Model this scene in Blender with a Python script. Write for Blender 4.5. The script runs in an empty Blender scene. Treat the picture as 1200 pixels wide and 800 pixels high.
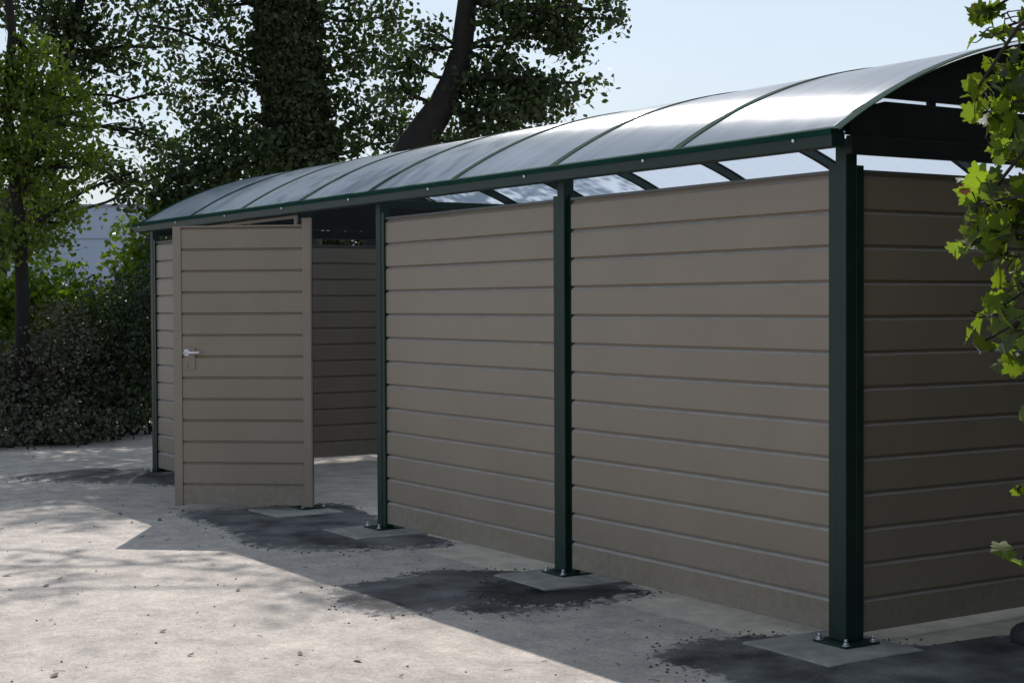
import bpy, math, random
import numpy as np
from mathutils import Vector, Matrix

random.seed(5)
rng = np.random.default_rng(11)
S = bpy.context.scene
COL = S.collection

# ------------------------------------------------------------ camera
F_PX, CAM = 1838.36, np.array([4.5932, -4.5275, 1.3772])
YAW, PITCH, ROLL = -1.0025, -0.0231, -0.0047
sy, cy = math.sin(YAW), math.cos(YAW)
sp, cp = math.sin(PITCH), math.cos(PITCH)
fwd = np.array([sy * cp, cy * cp, sp])
rt = np.array([cy, -sy, 0.0])
up = np.cross(rt, fwd)
c_, s_ = math.cos(ROLL), math.sin(ROLL)
rt, up = c_ * rt + s_ * up, -s_ * rt + c_ * up
cam = bpy.data.objects.new('camera', bpy.data.cameras.new('camera'))
COL.objects.link(cam)
M = Matrix(((rt[0], up[0], -fwd[0], CAM[0]), (rt[1], up[1], -fwd[1], CAM[1]),
            (rt[2], up[2], -fwd[2], CAM[2]), (0, 0, 0, 1)))
cam.matrix_world = M
cam.data.sensor_width = 36
cam.data.lens = F_PX * 36 / 1200
cam.data.clip_start = 0.05
cam.data.clip_end = 2000
S.camera = cam

# ------------------------------------------------------------ sun, sky, exposure
TO_SUN = Vector((-1.352, 0.86, 1.9)).normalized()
SUN_EL = math.asin(TO_SUN.z)
SUN_AZ = math.atan2(TO_SUN.x, TO_SUN.y)        # from +Y towards +X
sun = bpy.data.objects.new('sun', bpy.data.lights.new('sun', 'SUN'))
COL.objects.link(sun)
sun.data.energy = 4.6
sun.data.angle = math.radians(0.55)
sun.data.color = (1.0, 0.945, 0.905)
sun.rotation_euler = TO_SUN.to_track_quat('Z', 'Y').to_euler()
W = bpy.data.worlds.new('World')
S.world = W
W.use_nodes = True
wn, wl = W.node_tree.nodes, W.node_tree.links
for n in list(wn): wn.remove(n)
sky = wn.new('ShaderNodeTexSky')
sky.sky_type = 'NISHITA'
sky.sun_disc = False
sky.sun_elevation = SUN_EL
sky.sun_rotation = SUN_AZ
sky.air_density = 1.0
sky.dust_density = 1.6
sky.ozone_density = 1.2
bg = wn.new('ShaderNodeBackground')
bg.inputs['Strength'].default_value = 0.115
wo = wn.new('ShaderNodeOutputWorld')
# thin milky cloud veil in the sky
tc = wn.new('ShaderNodeTexCoord')
mp = wn.new('ShaderNodeMapping'); mp.inputs['Scale'].default_value = (1.2, 1.2, 4.0)
nz = wn.new('ShaderNodeTexNoise'); nz.inputs['Scale'].default_value = 2.6
nz.inputs['Detail'].default_value = 7; nz.inputs['Roughness'].default_value = 0.55
rp = wn.new('ShaderNodeValToRGB')
rp.color_ramp.elements[0].position = 0.30; rp.color_ramp.elements[0].color = (0.35, 0.35, 0.35, 1)
rp.color_ramp.elements[1].position = 0.78; rp.color_ramp.elements[1].color = (0.9, 0.9, 0.9, 1)
mx = wn.new('ShaderNodeMixRGB'); mx.blend_type = 'MIX'
mx.inputs['Color2'].default_value = (5.9, 6.9, 7.9, 1)
wl.new(tc.outputs['Generated'], mp.inputs['Vector']); wl.new(mp.outputs[0], nz.inputs['Vector'])
wl.new(nz.outputs['Fac'], rp.inputs[0]); wl.new(rp.outputs[0], mx.inputs['Fac'])
wl.new(sky.outputs[0], mx.inputs['Color1']); wl.new(mx.outputs[0], bg.inputs['Color'])
wl.new(bg.outputs[0], wo.inputs[0])
S.view_settings.view_transform = 'Standard'
S.view_settings.look = 'None'
S.view_settings.gamma = 1
S.view_settings.exposure = 0.0
S.view_settings.use_curve_mapping = False

# ------------------------------------------------------------ helpers
ZG = -0.022     # level of the ground, a little below the tops of the concrete pads


def ray(x, y):
    return fwd + rt * (x - 600) / F_PX - up * (y - 400) / F_PX


def G(x, y, z=ZG):                 # a spot on the ground
    d = ray(x, y)
    return CAM + d * (z - CAM[2]) / d[2]


def P(x, y, dist):                 # a spot at a distance from the camera (metres, level)
    d = ray(x, y)
    return CAM + d * dist / math.hypot(d[0], d[1])


class MB:
    def __init__(s): s.v, s.f, s.sm, s.mi = [], [], [], {}

    def box(s, x0, x1, y0, y1, z0, z1, T=None):
        b = len(s.v)
        for z in (z0, z1):
            for (x, y) in ((x0, y0), (x1, y0), (x1, y1), (x0, y1)):
                p = (x, y, z)
                if T is not None: p = tuple(T @ Vector(p))
                s.v.append(p)
        for q in ((3, 2, 1, 0), (4, 5, 6, 7), (0, 1, 5, 4), (1, 2, 6, 5), (2, 3, 7, 6), (3, 0, 4, 7)):
            s.f.append(tuple(b + i for i in q)); s.sm.append(False)

    def strip(s, prof, a, b, fn, closed=False):
        """sweep a 2-D profile between stations a and b; fn(u, (p,q)) -> xyz"""
        st = [a, b] if not isinstance(a, (list, tuple)) else list(a)
        base = len(s.v); n = len(prof)
        for u in st:
            for p in prof: s.v.append(tuple(fn(u, p)))
        m = n if closed else n - 1
        for k in range(len(st) - 1):
            for i in range(m):
                j = (i + 1) % n
                s.f.append((base + k * n + i, base + k * n + j, base + (k + 1) * n + j, base + (k + 1) * n + i)); s.sm.append(False)
        if closed:
            s.f.append(tuple(base + i for i in range(n))[::-1]); s.sm.append(False)
            s.f.append(tuple(base + (len(st) - 1) * n + i for i in range(n))); s.sm.append(False)

    def tube(s, pts, rad, n=8, cap=True, rough=0.0):
        pts = [Vector(p) for p in pts]; base = len(s.v); prev = None
        for i, p in enumerate(pts):
            t = (pts[min(i + 1, len(pts) - 1)] - pts[max(i - 1, 0)])
            if t.length < 1e-9: t = Vector((0, 0, 1))
            t.normalize()
            if prev is None:
                a = Vector((0, 0, 1)) if abs(t.z) < 0.9 else Vector((1, 0, 0))
                u = t.cross(a).normalized()
            else:
                u = (prev - t * prev.dot(t)).normalized()
            prev = u; w = t.cross(u)
            r = rad[i] if isinstance(rad, (list, tuple)) else rad
            for k in range(n):
                an = 2 * math.pi * k / n
                rr = r * (1 + rough * random.uniform(-1, 1))
                s.v.append(tuple(p + (u * math.cos(an) + w * math.sin(an)) * rr))
        for i in range(len(pts) - 1):
            for k in range(n):
                j = (k + 1) % n
                s.f.append((base + i * n + k, base + i * n + j, base + (i + 1) * n + j, base + (i + 1) * n + k)); s.sm.append(True)
        if cap:
            s.f.append(tuple(base + k for k in range(n))[::-1]); s.sm.append(False)
            s.f.append(tuple(base + (len(pts) - 1) * n + k for k in range(n))); s.sm.append(False)

    def build(s, name, mat, parent=None, bevel=0, origin=None):
        me = bpy.data.meshes.new(name)
        v = s.v
        if origin is not None:
            v = [(a - origin[0], b - origin[1], c - origin[2]) for a, b, c in v]
        me.from_pydata(v, [], s.f); me.materials.append(mat)
        me.polygons.foreach_set('use_smooth', s.sm)
        me.update()
        o = bpy.data.objects.new(name, me); COL.objects.link(o)
        if origin is not None: o.location = origin
        if parent is not None:
            o.parent = parent
            if origin is not None and parent.type == 'EMPTY':
                o.location = (origin[0] - parent.location[0], origin[1] - parent.location[1], origin[2] - parent.location[2])
        if bevel:
            m = o.modifiers.new('bevel', 'BEVEL'); m.width = bevel; m.segments = 2; m.limit_method = 'ANGLE'
            m.harden_normals = False
        return o


def thing(name, label, cat, loc=(0, 0, 0), group=None):
    o = bpy.data.objects.new(name, None); COL.objects.link(o)
    o.location = loc; o.empty_display_size = 0.1
    return tag(o, label, cat, group)


def tag(o, label, cat, group=None):
    o['label'] = label; o['category'] = cat
    if group: o['group'] = group
    return o


# ------------------------------------------------------------ materials
def mat(name, col, rough=0.5, metal=0.0, var=0.0, vscale=6.0, bump=0.0, bscale=60.0, spec=0.5, col2=None, detail=6):
    m = bpy.data.materials.new(name); m.use_nodes = True
    n, l = m.node_tree.nodes, m.node_tree.links
    b = n['Principled BSDF']
    b.inputs['Roughness'].default_value = rough; b.inputs['Metallic'].default_value = metal
    b.inputs['Specular IOR Level'].default_value = spec
    b.inputs['Base Color'].default_value = (*col, 1)
    t = n.new('ShaderNodeTexCoord')
    if var > 0 or col2:
        z = n.new('ShaderNodeTexNoise'); z.inputs['Scale'].default_value = vscale; z.inputs['Detail'].default_value = detail
        r = n.new('ShaderNodeValToRGB')
        a = tuple(c * (1 - var) for c in col); c2 = col2 or tuple(min(1, c * (1 + var)) for c in col)
        r.color_ramp.elements[0].color = (*a, 1); r.color_ramp.elements[1].color = (*c2, 1)
        r.color_ramp.elements[0].position = 0.3; r.color_ramp.elements[1].position = 0.7
        l.new(t.outputs['Object'], z.inputs['Vector']); l.new(z.outputs['Fac'], r.inputs[0]); l.new(r.outputs[0], b.inputs['Base Color'])
        # roughness wanders with the same dirt
        mr = n.new('ShaderNodeMapRange'); mr.inputs['To Min'].default_value = max(0, rough - 0.08); mr.inputs['To Max'].default_value = min(1, rough + 0.12)
        l.new(z.outputs['Fac'], mr.inputs['Value']); l.new(mr.outputs[0], b.inputs['Roughness'])
    if bump > 0:
        z2 = n.new('ShaderNodeTexNoise'); z2.inputs['Scale'].default_value = bscale; z2.inputs['Detail'].default_value = 8
        bp = n.new('ShaderNodeBump'); bp.inputs['Strength'].default_value = bump; bp.inputs['Distance'].default_value = 0.01
        l.new(t.outputs['Object'], z2.inputs['Vector']); l.new(z2.outputs['Fac'], bp.inputs['Height']); l.new(bp.outputs[0], b.inputs['Normal'])
    return m


def leaf_mat(name, col, trans, rough=0.45, spread=0.35, tw=0.5, spec=0.5):
    m = bpy.data.materials.new(name); m.use_nodes = True
    n, l = m.node_tree.nodes, m.node_tree.links
    b = n['Principled BSDF']; out = n['Material Output']
    b.inputs['Roughness'].default_value = rough; b.inputs['Specular IOR Level'].default_value = spec
    g = n.new('ShaderNodeNewGeometry')
    r = n.new('ShaderNodeValToRGB')
    r.color_ramp.elements[0].color = (*[c * (1 - spread) for c in col], 1)
    r.color_ramp.elements[1].color = (col[0] * (1 + spread * 1.5), col[1] * (1 + spread), col[2] * (1 + spread * 0.5), 1)
    l.new(g.outputs['Random Per Island'], r.inputs[0]); l.new(r.outputs[0], b.inputs['Base Color'])
    t = n.new('ShaderNodeBsdfTranslucent')
    r2 = n.new('ShaderNodeValToRGB')
    r2.color_ramp.elements[0].color = (*[c * (1 - spread) for c in trans], 1)
    r2.color_ramp.elements[1].color = (trans[0] * (1 + spread), trans[1] * (1 + spread), trans[2], 1)
    l.new(g.outputs['Random Per Island'], r2.inputs[0]); l.new(r2.outputs[0], t.inputs['Color'])
    x = n.new('ShaderNodeMixShader'); x.inputs[0].default_value = tw
    l.new(b.outputs[0], x.inputs[1]); l.new(t.outputs[0], x.inputs[2]); l.new(x.outputs[0], out.inputs['Surface'])
    return m


M_BOARD = mat('taupe_board', (0.228, 0.187, 0.143), 0.34, var=0.07, vscale=2.5, bump=0.08, bscale=180, spec=0.45)
def splash(m):
    """dried mud splashed on the lowest boards"""
    n, l = m.node_tree.nodes, m.node_tree.links
    b = n['Principled BSDF']; src = b.inputs['Base Color'].links[0].from_socket
    t = n.new('ShaderNodeTexCoord'); sx = n.new('ShaderNodeSeparateXYZ'); l.new(t.outputs['Object'], sx.inputs[0])
    z = n.new('ShaderNodeTexNoise'); z.inputs['Scale'].default_value = 30; z.inputs['Detail'].default_value = 10; z.inputs['Roughness'].default_value = .75
    l.new(t.outputs['Object'], z.inputs['Vector'])
    k = n.new('ShaderNodeMapRange'); k.inputs['From Min'].default_value = 0.0; k.inputs['From Max'].default_value = 0.45
    k.inputs['To Min'].default_value = 0.20; k.inputs['To Max'].default_value = -0.06; l.new(sx.outputs['Z'], k.inputs['Value'])
    a = n.new('ShaderNodeMath'); a.operation = 'ADD'; l.new(k.outputs[0], a.inputs[0]); l.new(z.outputs['Fac'], a.inputs[1])
    r = n.new('ShaderNodeMapRange'); r.inputs['From Min'].default_value = 0.58; r.inputs['From Max'].default_value = 0.82; r.inputs['To Max'].default_value = 0.55
    l.new(a.outputs[0], r.inputs['Value'])
    x = n.new('ShaderNodeMixRGB'); x.inputs['Color2'].default_value = (0.33, 0.30, 0.26, 1)
    l.new(r.outputs[0], x.inputs['Fac']); l.new(src, x.inputs['Color1']); l.new(x.outputs[0], b.inputs['Base Color'])


splash(M_BOARD)
M_LEDGE = mat('painted_ledge_glint', (0.36, 0.33, 0.30), 0.4, var=0.12, vscale=14)  # pale colour painted in for the sky glint along the board ledges
M_JAMB = mat('taupe_frame', (0.235, 0.193, 0.15), 0.42, var=0.06, vscale=5, bump=0.05, bscale=120)
M_GREEN = mat('green_paint', (0.004, 0.023, 0.017), 0.42, var=0.25, vscale=7, spec=0.35, bump=0.06, bscale=220)
M_GREENTRIM = mat('green_trim', (0.010, 0.070, 0.052), 0.6, var=0.2, vscale=6, bump=0.05, bscale=200)
M_RIB = mat('rib_paint', (0.005, 0.036, 0.026), 0.85, var=0.2, vscale=6, spec=0.08)
M_DARKGREEN = mat('dark_gable_paint', (0.012, 0.016, 0.016), 0.5, var=0.2, vscale=4, spec=0.3)
M_STEEL = mat('galvanised_steel', (0.62, 0.63, 0.64), 0.32, metal=0.9, var=0.1, vscale=40)
M_CONC = mat('pad_concrete', (0.25, 0.25, 0.225), 0.75, var=0.22, vscale=9, bump=0.3, bscale=90, col2=(0.36, 0.35, 0.32))
M_BARK = mat('bark', (0.014, 0.0115, 0.010), 0.9, var=0.45, vscale=9, bump=0.9, bscale=24)
M_ROCK = mat('dark_stone', (0.035, 0.038, 0.045), 0.6, var=0.3, vscale=12, bump=0.5, bscale=30)
M_LEAF_OAK = leaf_mat('oak_leaf', (0.030, 0.052, 0.020), (0.06, 0.115, 0.016), 0.5, tw=0.26, spec=0.35)
M_LEAF_IVY = leaf_mat('ivy_leaf', (0.055, 0.08, 0.040), (0.03, 0.06, 0.01), 0.45, tw=0.2)
M_LEAF_YEL = leaf_mat('yellow_green_leaf', (0.075, 0.12, 0.022), (0.23, 0.35, 0.025), 0.45, tw=0.5)
M_LEAF_LAUREL = leaf_mat('laurel_leaf', (0.08, 0.14, 0.02), (0.30, 0.46, 0.025), 0.28, tw=0.45)
M_LEAF_DRY = leaf_mat('grey_scrub_leaf', (0.085, 0.09, 0.065), (0.05, 0.06, 0.03), 0.55, tw=0.25)
M_LEAF_HEDGE = leaf_mat('dark_hedge_leaf', (0.026, 0.044, 0.020), (0.04, 0.07, 0.01), 0.5, tw=0.25)
M_LEAF_MAPLE = leaf_mat('maple_leaf', (0.05, 0.085, 0.018), (0.20, 0.30, 0.02), 0.55, tw=0.48, spread=0.45)
M_LEAF_RED = leaf_mat('russet_leaf', (0.28, 0.09, 0.05), (0.35, 0.12, 0.05), 0.45, tw=0.4)


def ground_material():
    m = bpy.data.materials.new('compacted_sandy_gravel'); m.use_nodes = True
    n, l = m.node_tree.nodes, m.node_tree.links
    b = n['Principled BSDF']; b.inputs['Roughness'].default_value = 0.9; b.inputs['Specular IOR Level'].default_value = 0.2
    t = n.new('ShaderNodeTexCoord')

    def noise(scale, det=6, ro=0.55):
        z = n.new('ShaderNodeTexNoise'); z.inputs['Scale'].default_value = scale; z.inputs['Detail'].default_value = det
        z.inputs['Roughness'].default_value = ro; l.new(t.outputs['Object'], z.inputs['Vector']); return z

    def ramp(src, p0, c0, p1, c1):
        r = n.new('ShaderNodeValToRGB'); r.color_ramp.elements[0].position = p0; r.color_ramp.elements[1].position = p1
        r.color_ramp.elements[0].color = c0; r.color_ramp.elements[1].color = c1; l.new(src, r.inputs[0]); return r

    def mix(f, a, b_, mode='MIX'):
        x = n.new('ShaderNodeMixRGB'); x.blend_type = mode
        for s, i in ((f, 'Fac'), (a, 'Color1'), (b_, 'Color2')):
            if isinstance(s, (int, float)): x.inputs[i].default_value = s
            elif isinstance(s, tuple): x.inputs[i].default_value = s
            else: l.new(s, x.inputs[i])
        return x.outputs[0]
    big = noise(0.9, 5); mid = noise(5, 8, 0.7); fine = noise(95, 10, 0.85)
    a = ramp(big.outputs['Fac'], 0.3, (0.45, 0.415, 0.385, 1), 0.7, (0.575, 0.53, 0.495, 1)).outputs[0]
    mm = ramp(mid.outputs['Fac'], 0.32, (0.72, 0.72, 0.73, 1), 0.68, (1.16, 1.14, 1.1, 1)).outputs[0]
    a = mix(1.0, a, mm, 'MULTIPLY')
    ff = ramp(fine.outputs['Fac'], 0.3, (0.62, 0.62, 0.62, 1), 0.7, (1.35, 1.34, 1.32, 1)).outputs[0]
    a = mix(1.0, a, ff, 'MULTIPLY')
    gg = ramp(noise(34, 4, 0.9).outputs['Fac'], 0.36, (0.80, 0.80, 0.80, 1), 0.64, (1.16, 1.16, 1.15, 1)).outputs[0]
    a = mix(1.0, a, gg, 'MULTIPLY')
    vo = n.new('ShaderNodeTexVoronoi'); vo.inputs['Scale'].default_value = 26; l.new(t.outputs['Object'], vo.inputs['Vector'])
    sp = ramp(vo.outputs['Distance'], 0.06, (1, 1, 1, 1), 0.1, (0, 0, 0, 1)).outputs[0]
    gate = ramp(noise(3.0, 3).outputs['Fac'], 0.48, (0, 0, 0, 1), 0.62, (1, 1, 1, 1)).outputs[0]
    sp = mix(1.0, sp, gate, 'MULTIPLY')
    a = mix(sp, a, (0.06, 0.055, 0.05, 1))
    for sc, lo, hi, cc, am in ((75, .10, .17, (0.11, 0.10, 0.095, 1), .75), (48, .07, .12, (0.62, 0.6, 0.56, 1), .6), (130, .12, .2, (0.16, 0.15, 0.14, 1), .6)):
        vv = n.new('ShaderNodeTexVoronoi'); vv.inputs['Scale'].default_value = sc; l.new(t.outputs['Object'], vv.inputs['Vector'])
        gr = ramp(vv.outputs['Distance'], lo, (am, am, am, 1), hi, (0, 0, 0, 1)).outputs[0]
        a = mix(gr, a, cc)
    # dry pale sand under the roof (inside the drip line), edge broken by noise
    sx = n.new('ShaderNodeSeparateXYZ'); l.new(t.outputs['Object'], sx.inputs[0])
    wob = noise(2.2, 6, 0.6)

    def math_(op, p, q):
        k = n.new('ShaderNodeMath'); k.operation = op
        for i, s in enumerate((p, q)):
            if isinstance(s, (int, float)): k.inputs[i].default_value = s
            else: l.new(s, k.inputs[i])
        return k.outputs[0]
    w = math_('MULTIPLY', math_('SUBTRACT', wob.outputs['Fac'], 0.5), 0.16)
    ys = math_('ADD', sx.outputs['Y'], w); xs = math_('ADD', sx.outputs['X'], w)
    def edge(v, lo, hi):
        k = n.new('ShaderNodeMapRange'); k.inputs['From Min'].default_value = lo; k.inputs['From Max'].default_value = hi
        l.new(v, k.inputs['Value']); return k.outputs[0]
    f = math_('MULTIPLY', edge(ys, -0.19, -0.15), edge(ys, 3.42, 3.36))
    f = math_('MULTIPLY', f, edge(xs, 0.26, 0.2)); f = math_('MULTIPLY', f, edge(xs, -8.3, -8.2))
    dry = mix(1.0, (0.66, 0.60, 0.51, 1), mm, 'MULTIPLY'); dry = mix(0.4, dry, ff, 'MULTIPLY')
    a = mix(f, a, dry)
    l.new(a, b.inputs['Base Color'])
    bp = n.new('ShaderNodeBump'); bp.inputs['Strength'].default_value = 0.55; bp.inputs['Distance'].default_value = 0.012
    hh = math_('ADD', fine.outputs['Fac'], math_('MULTIPLY', mid.outputs['Fac'], 1.6))
    l.new(hh, bp.inputs['Height']); l.new(bp.outputs[0], b.inputs['Normal'])
    return m


def tar_material(name='loose_asphalt', dark=(0.045, 0.045, 0.048), light=(0.20, 0.195, 0.195)):
    """old loose asphalt, its thin rim broken up by the pale sand showing through"""
    m = mat(name, dark, 0.8, var=0.4, vscale=3.2, bump=1.0, bscale=55, spec=0.25, col2=light, detail=12)
    n, l = m.node_tree.nodes, m.node_tree.links
    b = n['Principled BSDF']; src = b.inputs['Base Color'].links[0].from_socket
    t = [x for x in n if x.type == 'TEX_COORD'][0]
    at = n.new('ShaderNodeAttribute'); at.attribute_name = 'rim'
    z = n.new('ShaderNodeTexNoise'); z.inputs['Scale'].default_value = 16; z.inputs['Detail'].default_value = 12; z.inputs['Roughness'].default_value = 0.8
    l.new(t.outputs['Object'], z.inputs['Vector'])
    a = n.new('ShaderNodeMath'); a.operation = 'MULTIPLY_ADD'; a.inputs[1].default_value = 0.25; l.new(at.outputs['Fac'], a.inputs[0]); l.new(z.outputs['Fac'], a.inputs[2])
    r = n.new('ShaderNodeMapRange'); r.inputs['From Min'].default_value = 0.69; r.inputs['From Max'].default_value = 0.74; l.new(a.outputs[0], r.inputs['Value'])
    x = n.new('ShaderNodeMixRGB'); x.inputs['Color2'].default_value = (0.38, 0.35, 0.32, 1)
    l.new(r.outputs[0], x.inputs['Fac']); l.new(src, x.inputs['Color1']); l.new(x.outputs[0], b.inputs['Base Color'])
    return m


def roof_material():
    m = bpy.data.materials.new('fluted_polycarbonate'); m.use_nodes = True
    n, l = m.node_tree.nodes, m.node_tree.links
    for x in list(n):
        if x.type == 'BSDF_PRINCIPLED': n.remove(x)
    out = n['Material Output']; t = n.new('ShaderNodeTexCoord')
    mp = n.new('ShaderNodeMapping'); mp.inputs['Scale'].default_value = (14, 0.7, 0.7)
    z = n.new('ShaderNodeTexNoise'); z.inputs['Scale'].default_value = 1.3; z.inputs['Detail'].default_value = 5
    l.new(t.outputs['Object'], mp.inputs['Vector']); l.new(mp.outputs[0], z.inputs['Vector'])
    r = n.new('ShaderNodeValToRGB')
    r.color_ramp.elements[0].position = 0.3; r.color_ramp.elements[0].color = (0.33, 0.42, 0.52, 1)
    r.color_ramp.elements[1].position = 0.72; r.color_ramp.elements[1].color = (0.52, 0.63, 0.76, 1)
    l.new(z.outputs['Fac'], r.inputs[0])
    z2 = n.new('ShaderNodeTexNoise'); z2.inputs['Scale'].default_value = 2.2; z2.inputs['Detail'].default_value = 3
    l.new(t.outputs['Object'], z2.inputs['Vector'])
    wv = n.new('ShaderNodeTexWave'); wv.inputs['Scale'].default_value = 28; wv.bands_direction = 'X'
    l.new(t.outputs['Object'], wv.inputs['Vector'])
    b1 = n.new('ShaderNodeBump'); b1.inputs['Strength'].default_value = 0.16; b1.inputs['Distance'].default_value = 0.03
    l.new(z2.outputs['Fac'], b1.inputs['Height'])
    d = n.new('ShaderNodeBsdfDiffuse'); tr = n.new('ShaderNodeBsdfTranslucent'); tp = n.new('ShaderNodeBsdfTransparent')
    tp.inputs[0].default_value = (0.86, 0.93, 1.0, 1)
    l.new(r.outputs[0], d.inputs[0]); l.new(b1.outputs[0], d.inputs['Normal'])
    tr.inputs[0].default_value = (0.55, 0.64, 0.75, 1)
    m1 = n.new('ShaderNodeMixShader'); m1.inputs[0].default_value = 0.62
    l.new(d.outputs[0], m1.inputs[1]); l.new(tr.outputs[0], m1.inputs[2])
    m2 = n.new('ShaderNodeMixShader'); m2.inputs[0].default_value = 0.0
    l.new(m1.outputs[0], m2.inputs[1]); l.new(tp.outputs[0], m2.inputs[2])
    g = n.new('ShaderNodeBsdfAnisotropic'); g.inputs['Roughness'].default_value = 0.14
    # the flutes run up the arc, 16 mm apart: their skin tilts to and fro along the length of the roof
    gn = n.new('ShaderNodeNewGeometry'); sx = n.new('ShaderNodeSeparateXYZ'); l.new(t.outputs['Object'], sx.inputs[0])
    k1 = n.new('ShaderNodeMath'); k1.operation = 'MULTIPLY'; k1.inputs[1].default_value = 393.0; l.new(sx.outputs['X'], k1.inputs[0])
    k3 = n.new('ShaderNodeMath'); k3.operation = 'SINE'; l.new(k1.outputs[0], k3.inputs[0])
    k4 = n.new('ShaderNodeMath'); k4.operation = 'MULTIPLY'; k4.inputs[1].default_value = 0.36; l.new(k3.outputs[0], k4.inputs[0])
    cv = n.new('ShaderNodeCombineXYZ'); l.new(k4.outputs[0], cv.inputs[0])
    zz = n.new('ShaderNodeTexNoise'); zz.inputs['Scale'].default_value = 1.6; zz.inputs['Detail'].default_value = 4
    mq = n.new('ShaderNodeMapping'); mq.inputs['Scale'].default_value = (2.6, 0.8, 0.8)
    l.new(t.outputs['Object'], mq.inputs['Vector']); l.new(mq.outputs[0], zz.inputs['Vector'])
    v1 = n.new('ShaderNodeVectorMath'); v1.operation = 'SUBTRACT'; v1.inputs[1].default_value = (0.5, 0.5, 0.5); l.new(zz.outputs['Color'], v1.inputs[0])
    v2 = n.new('ShaderNodeVectorMath'); v2.operation = 'SCALE'; v2.inputs['Scale'].default_value = 0.05; l.new(v1.outputs[0], v2.inputs[0])
    v3 = n.new('ShaderNodeVectorMath'); v3.operation = 'ADD'; l.new(v2.outputs[0], v3.inputs[0]); l.new(cv.outputs[0], v3.inputs[1])
    v4 = n.new('ShaderNodeVectorMath'); v4.operation = 'ADD'; l.new(v3.outputs[0], v4.inputs[0]); l.new(gn.outputs['Normal'], v4.inputs[1])
    v5 = n.new('ShaderNodeVectorMath'); v5.operation = 'NORMALIZE'; l.new(v4.outputs[0], v5.inputs[0]); l.new(v5.outputs[0], g.inputs['Normal'])
    fr = n.new('ShaderNodeFresnel'); fr.inputs['IOR'].default_value = 1.38
    m3 = n.new('ShaderNodeMixShader')
    ge = n.new('ShaderNodeNewGeometry')      # the ribbed inner skin is matt, the outer one glossy
    kk = n.new('ShaderNodeMapRange'); kk.inputs['To Min'].default_value = 0.52; kk.inputs['To Max'].default_value = 0.12
    l.new(ge.outputs['Backfacing'], kk.inputs['Value'])
    k2 = n.new('ShaderNodeMath'); k2.operation = 'MULTIPLY'; l.new(kk.outputs[0], k2.inputs[0]); l.new(fr.outputs[0], k2.inputs[1])
    l.new(k2.outputs[0], m3.inputs[0]); l.new(m2.outputs[0], m3.inputs[1]); l.new(g.outputs[0], m3.inputs[2])
    l.new(m3.outputs[0], out.inputs['Surface'])
    return m


M_GROUND, M_TAR, M_ROOF = ground_material(), tar_material(), roof_material()

# ------------------------------------------------------------ ground
g = MB(); E = 400
xs = sorted(set([-E, -120, -60, -30] + [-16 + i * 0.5 for i in range(49)] + [15, 30, 60, 120, E]))
ys = sorted(set([-E, -120, -60, -30] + [-12 + i * 0.5 for i in range(49)] + [20, 30, 60, 120, E]))
for y in ys:
    for x in xs:
        far = max(0, math.hypot(x + 4, y + 1) - 9)
        g.v.append((x, y, ZG + min(0.5, 0.02 * far) * 0.0 + (0.012 * math.sin(x * 1.7 + 1) * math.sin(y * 1.3) if far > 0 and far < 20 else 0)))
nx = len(xs)
for j in range(len(ys) - 1):
    for i in range(nx - 1):
        a = j * nx + i; g.f.append((a, a + 1, a + nx + 1, a + nx)); g.sm.append(True)
o = g.build('ground', M_GROUND); o['kind'] = 'structure'


def patch(name, pts, dome=0.012, seed=0, lift=0.004, jag=0.035):
    """an irregular lump of loose asphalt: rings from a jagged outline to its middle"""
    r_ = random.Random(seed); pts = [np.array(p[:2]) for p in pts]; c = sum(pts) / len(pts)
    out = []
    for i, p in enumerate(pts):
        p0, p1, p2, p3 = pts[i - 1], p, pts[(i + 1) % len(pts)], pts[(i + 2) % len(pts)]
        N = max(4, int(np.linalg.norm(p2 - p1) / 0.018))
        for k in range(N):
            u = k / N
            q = 0.5 * ((2 * p1) + (-p0 + p2) * u + (2 * p0 - 5 * p1 + 4 * p2 - p3) * u * u + (-p0 + 3 * p1 - 3 * p2 + p3) * u ** 3)
            out.append(q)
    w = 0.0; n = len(out); mb = MB(); jg = []
    for i in range(n):
        w = 0.82 * w + r_.uniform(-1, 1) * jag * 0.45; jg.append(w + r_.uniform(-1, 1) * jag * 0.22)
    rings = [1.0, 0.97, 0.9, 0.75, 0.5, 0.25]
    for ri, s in enumerate(rings):
        for i, q in enumerate(out):
            d = q - c; L = np.linalg.norm(d) + 1e-6
            p = c + d * (s + (jg[i] / L if s > 0.6 else 0) * s)
            h = (lift - 0.006 if ri == 0 else lift + dome * (1 - s ** 3) + r_.uniform(-1, 1) * 0.002)
            mb.v.append((p[0], p[1], ZG + h))
    mb.v.append((c[0], c[1], ZG + lift + dome))
    for ri in range(len(rings) - 1):
        for i in range(n):
            j = (i + 1) % n
            mb.f.append((ri * n + i, ri * n + j, (ri + 1) * n + j, (ri + 1) * n + i)); mb.sm.append(True)
    L = (len(rings) - 1) * n
    for i in range(n): mb.f.append((L + i, L + (i + 1) % n, len(mb.v) - 1)); mb.sm.append(True)
    o = mb.build(name, M_TAR); o['kind'] = 'structure'
    ca = o.data.attributes.new('rim', 'FLOAT', 'POINT')
    vals = [[1.0, .9, .66, .33, 0, 0][k // n] for k in range(6 * n)] + [0.0]
    ca.data.foreach_set('value', vals)
    return [c + (q - c) for q in out]


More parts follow.
